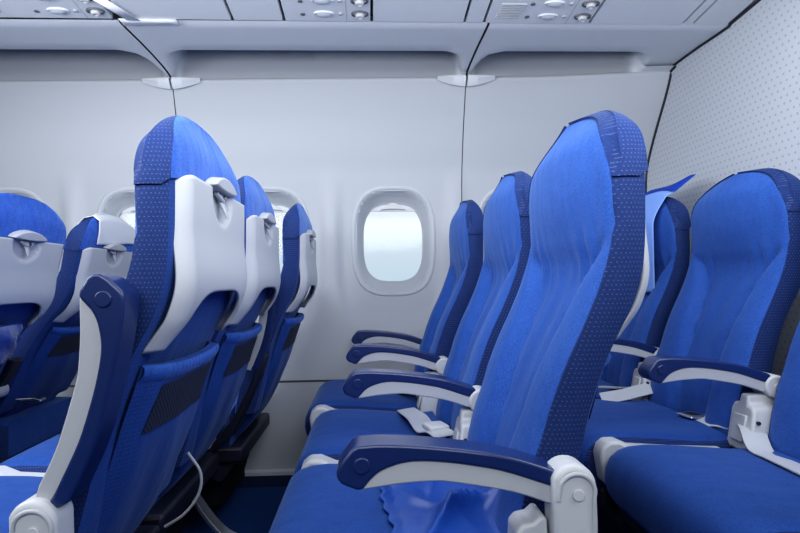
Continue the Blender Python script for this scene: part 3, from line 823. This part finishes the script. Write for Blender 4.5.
# ------------------------------------------------------------------ loose things on the seats
# glossy crumpled sheet on the cushion of the tallest seat
def cush_z(x, dz): return interp([(-.14, .4635), (-.10, .466), (-.04, .464), (.03, .459), (.10, .453), (.17, .452), (.235, .454)], x)+dz
FOLDS = [(.55, .30, .5, .35, .036, .05), (.75, .62, -.35, .30, .040, .045), (.35, .72, .15, .28, .020, .08), (.62, .85, .9, .25, .032, .04), (.30, .40, -.7, .22, .016, .07), (.85, .20, 1.2, .25, .026, .07)]
bm = bmesh.new(); rows = []
dy, dz = ROWS[2]; y0 = yc(2, 0)
for i in range(71):
    v = i/70; row = []
    for j in range(81):
        u = j/80
        x = .022+.215*u+.008*math.sin(9*v)*(1-u)+.003*math.sin(60*v)*(1-u)**4; y = y0-.222+.444*v
        h = .007+.006*noise.noise(Vector((x*14, y*11, 2.2)))
        for (fx, fy, fa, fl, fh, fw) in FOLDS:                  # long soft ridges
            px, py = u-fx, v-fy; al = px*math.cos(fa)+py*math.sin(fa); ac = -px*math.sin(fa)+py*math.cos(fa)
            ac += .05*math.sin(al*7+fx*9)
            h += fh*math.exp(-abs(ac)/fw*1.3)*gauss(al, fl)
        h += .022*smooth(.72, 1, u)
        h *= smooth(0, .10, u)*.85+.15
        row.append((x, y, cush_z(x, dz)+.0045+max(0, h)-.03*smooth(.94, 1, abs(2*v-1))))
    rows.append(row)
grid(bm, rows); o = finish('crumpled_sheet', bm, M['glossblue'], angle=0, solid=.0015, solid_off=1)
tag(o, 'glossy crumpled blue sheet lying on the cushion of the tallest seat, under its armrest', 'sheet')
# pale paper strip hung over the head of the last window seat, with its free end standing up
r = seats[3, 2]; ox, oy, oz = r.location
bm = bmesh.new(); rows = []; ya, yb = -.150, .15
for i in range(25):
    y = ya+(yb-ya)*i/24; zt = top_of(y)+.008; row = []
    for k in range(34):
        z = .775+(zt-.775)*k/33
        q = 2*abs(y)/.424; x = .298*(1-smooth(1.0, ZT, z))+(interp(XF, z)-.012)*smooth(1.0, ZT, z)
        row.append((ox+x, oy+y, oz+z))
    x1 = row[-1][0]; slope = .16*(y-ya)/(yb-ya)
    for k, (dx_, dz_) in enumerate(((.008, .010), (.020, .015), (.034, .017))): row.append((x1+dx_, oy+y, oz+zt+dz_))
    rows.append(row)
grid(bm, rows); o = empty('headrest_strip', (ox+.34, oy, oz+.775)); tag(o, 'pale blue paper headrest strip with a raised flap, over the narrow seat by the bulkhead', 'headrest cover')
s1 = finish('strip_sheet', bm, M['strip'], None, angle=0, solid=.001); s1.parent = o; s1.matrix_parent_inverse = Matrix.Translation(-o.location)
bm = bmesh.new()
rows = []
for i in range(17):
    v = i/16; y = ya-.01+(yb-ya+.06)*v
    b = Vector((ox+.372, oy+y, oz+top_of(max(-.2, min(.2, y)))*.35+1.118*.65+.010)); row = []
    for k in range(10):
        q = k/9; row.append((b.x+.07*q+.012*math.sin(v*5)*q, b.y-.005*q, b.z+(.040+.012*(1-v))*q+.006*math.sin(v*7+q)))
    rows.append(row)
grid(bm, rows); s2 = finish('flap', bm, M['flap'], None, angle=0, solid=.001); s2.parent = o; s2.matrix_parent_inverse = Matrix.Translation(-o.location)
s2['label'] = 'darker blue stiff flap standing up from the strip'
# white paper cover over the head of the front window seat
r = seats[0, 2]; ox, oy, oz = r.location
bm = bmesh.new(); rows = []
for i in range(31):
    y = -.135+.33*i/30; y = min(y, .196); zt = top_of(y)+.009; row = []
    for k in range(12):
        z = .86+(zt-.012-.86)*k/11; u = y/max(half_w(min(z, ZT-.004)), .06)
        row.append((ox+interp(XF, z)+front_off(max(-.99, min(.99, u)), z)-.010, oy+y, oz+z))
    xf, xr = interp(XF, min(zt, ZT)), interp(XR, min(zt, ZT))
    row += [(ox+xf+.014, oy+y, oz+zt), (ox+(xf+xr)/2, oy+y, oz+zt+.002), (ox+xr-.004, oy+y, oz+zt-.002)]
    zl = 1.026+.010*math.sin(9*y)+.02*smooth(.12, .2, y)*0
    for k in range(1, 12):
        z = zt-.004+(min(zl, zt-.03)-zt)*k/11; row.append((ox+interp(XR, min(z, ZT))+.012, oy+y, oz+z))
    rows.append(row)
grid(bm, rows); o = finish('headrest_cover', bm, M['paper'], angle=0, solid=.001)
lean(o, (0, 2)); tag(o, 'white paper headrest cover draped over the seat top at far left', 'headrest cover')
# wrapped pouch in the pocket of the seat at the left edge
r = seats[0, 1]; ox, oy, oz = r.location
bm = bmesh.new(); rows = []
for i in range(17):
    z = .665+.108*i/16; k1 = math.sin(PI*(.12+.80*i/16))**.5; row = []
    for k in range(36):
        t = 2*PI*k/36; a, b = superell(.022*k1+.004, .09, 3, t)
        row.append((ox+.392+a-.02*(1-i/16)+.003*math.sin(5*t+i*.6), oy-.020+b+.003*math.sin(i*1.7+t*3), oz+z))
    rows.append(row)
v = grid(bm, rows, closed=True); cap(bm, v[0][::-1]); cap(bm, v[-1]); o = finish('wrapped_pouch', bm, M['wrap'], angle=60)
lean(o, (0, 1)); tag(o, 'dark blue pouch in clear plastic wrap, tucked in the seat pocket at the left edge', 'pouch')

# ------------------------------------------------------------------ light, sky, camera
w = bpy.data.worlds.new('sky'); scn.world = w; w.use_nodes = True; nt = w.node_tree
bg = nt.nodes['Background']; tc = nt.nodes.new('ShaderNodeTexCoord'); sx = nt.nodes.new('ShaderNodeSeparateXYZ'); nt.links.new(tc.outputs['Generated'], sx.inputs[0])
mr = nt.nodes.new('ShaderNodeMapRange'); mr.inputs['From Min'].default_value = -.05; mr.inputs['From Max'].default_value = .16; nt.links.new(sx.outputs[2], mr.inputs['Value'])
cr = nt.nodes.new('ShaderNodeValToRGB'); nt.links.new(mr.outputs[0], cr.inputs[0])
cr.color_ramp.elements[0].color = (.47, .62, .72, 1); cr.color_ramp.elements[1].color = (.66, .70, .76, 1)
mr2 = nt.nodes.new('ShaderNodeMapRange'); mr2.inputs['From Min'].default_value = .2; mr2.inputs['From Max'].default_value = .6; mr2.inputs['To Min'].default_value = .10; mr2.inputs['To Max'].default_value = 1.0
nt.links.new(sx.outputs[1], mr2.inputs['Value']); nt.links.new(mr2.outputs[0], bg.inputs['Strength']); nt.links.new(cr.outputs[0], bg.inputs['Color'])
def area(name, loc, target, size, power, col=(1, 1, 1), sy=None):
    l = bpy.data.lights.new(name, 'AREA'); l.energy = power; l.color = col; l.shape = 'RECTANGLE'; l.size = size; l.size_y = sy or size
    o = bpy.data.objects.new(name, l); COL.objects.link(o); o.location = loc
    o.rotation_euler = (Vector(target)-Vector(loc)).to_track_quat('-Z', 'Y').to_euler(); return o
area('overhead_fill', (-.1, 1.25, 1.66), (-.1, 1.25, 0), 2.2, 7, (.93, .96, 1), .6)  # added area lamp, unseen below the panels, soft light from above
area('camera_side_fill', (-.5, -.8, 1.75), (-.3, 1.6, .9), 2.6, 27, (.94, .97, 1), .8)  # added fill behind the camera, brightens surfaces facing it
area('forward_light', (-1.5, .85, 1.5), (.5, 1.35, .95), .6, 12, (.92, .96, 1))
area('rear_light', (1.12, .35, 1.60), (-.9, 1.5, .85), .6, 8, (.94, .97, 1))
area('ceiling_fill', (-.5, .45, 1.22), (-.5, 1.5, 1.9), 2.6, 22, (.93, .96, 1), .3)  # added uplight, out of view, lifts only ceiling and upper wall
cam = bpy.data.cameras.new('camera'); co = bpy.data.objects.new('camera', cam); COL.objects.link(co)
cam.sensor_width = 36; cam.lens = 577/800*36; cam.clip_start = .02
def R3(yaw, p, r):
    return Matrix.Rotation(yaw, 3, 'Z') @ Matrix.Rotation(p, 3, 'X') @ Matrix.Rotation(r, 3, 'Y')
co.location = (0, 0, .847)
co.rotation_euler = (R3(-.052, .0239, .0122) @ Matrix.Rotation(PI/2, 3, 'X')).to_euler()
scn.camera = co
scn.view_settings.view_transform = 'Standard'; scn.view_settings.look = 'Medium High Contrast'; scn.view_settings.exposure = 0

# ------------------------------------------------------------------ settle origins at each thing's base and put the floor at zero
bpy.context.view_layer.update()
def descend(o):
    for c in o.children:
        yield c; yield from descend(c)
for o in [o for o in scn.objects if o.parent is None and o.type == 'EMPTY']:
    pts = [c.matrix_world @ Vector(b) for c in descend(o) if c.type == 'MESH' for b in c.bound_box]
    if not pts: continue
    base = Vector(((min(p.x for p in pts)+max(p.x for p in pts))/2, (min(p.y for p in pts)+max(p.y for p in pts))/2, min(p.z for p in pts)))
    d = base-o.location; o.location = base
    for c in o.children: c.location = c.location-d
for o in scn.objects:
    if o.parent is None: o.location.z -= FLOOR
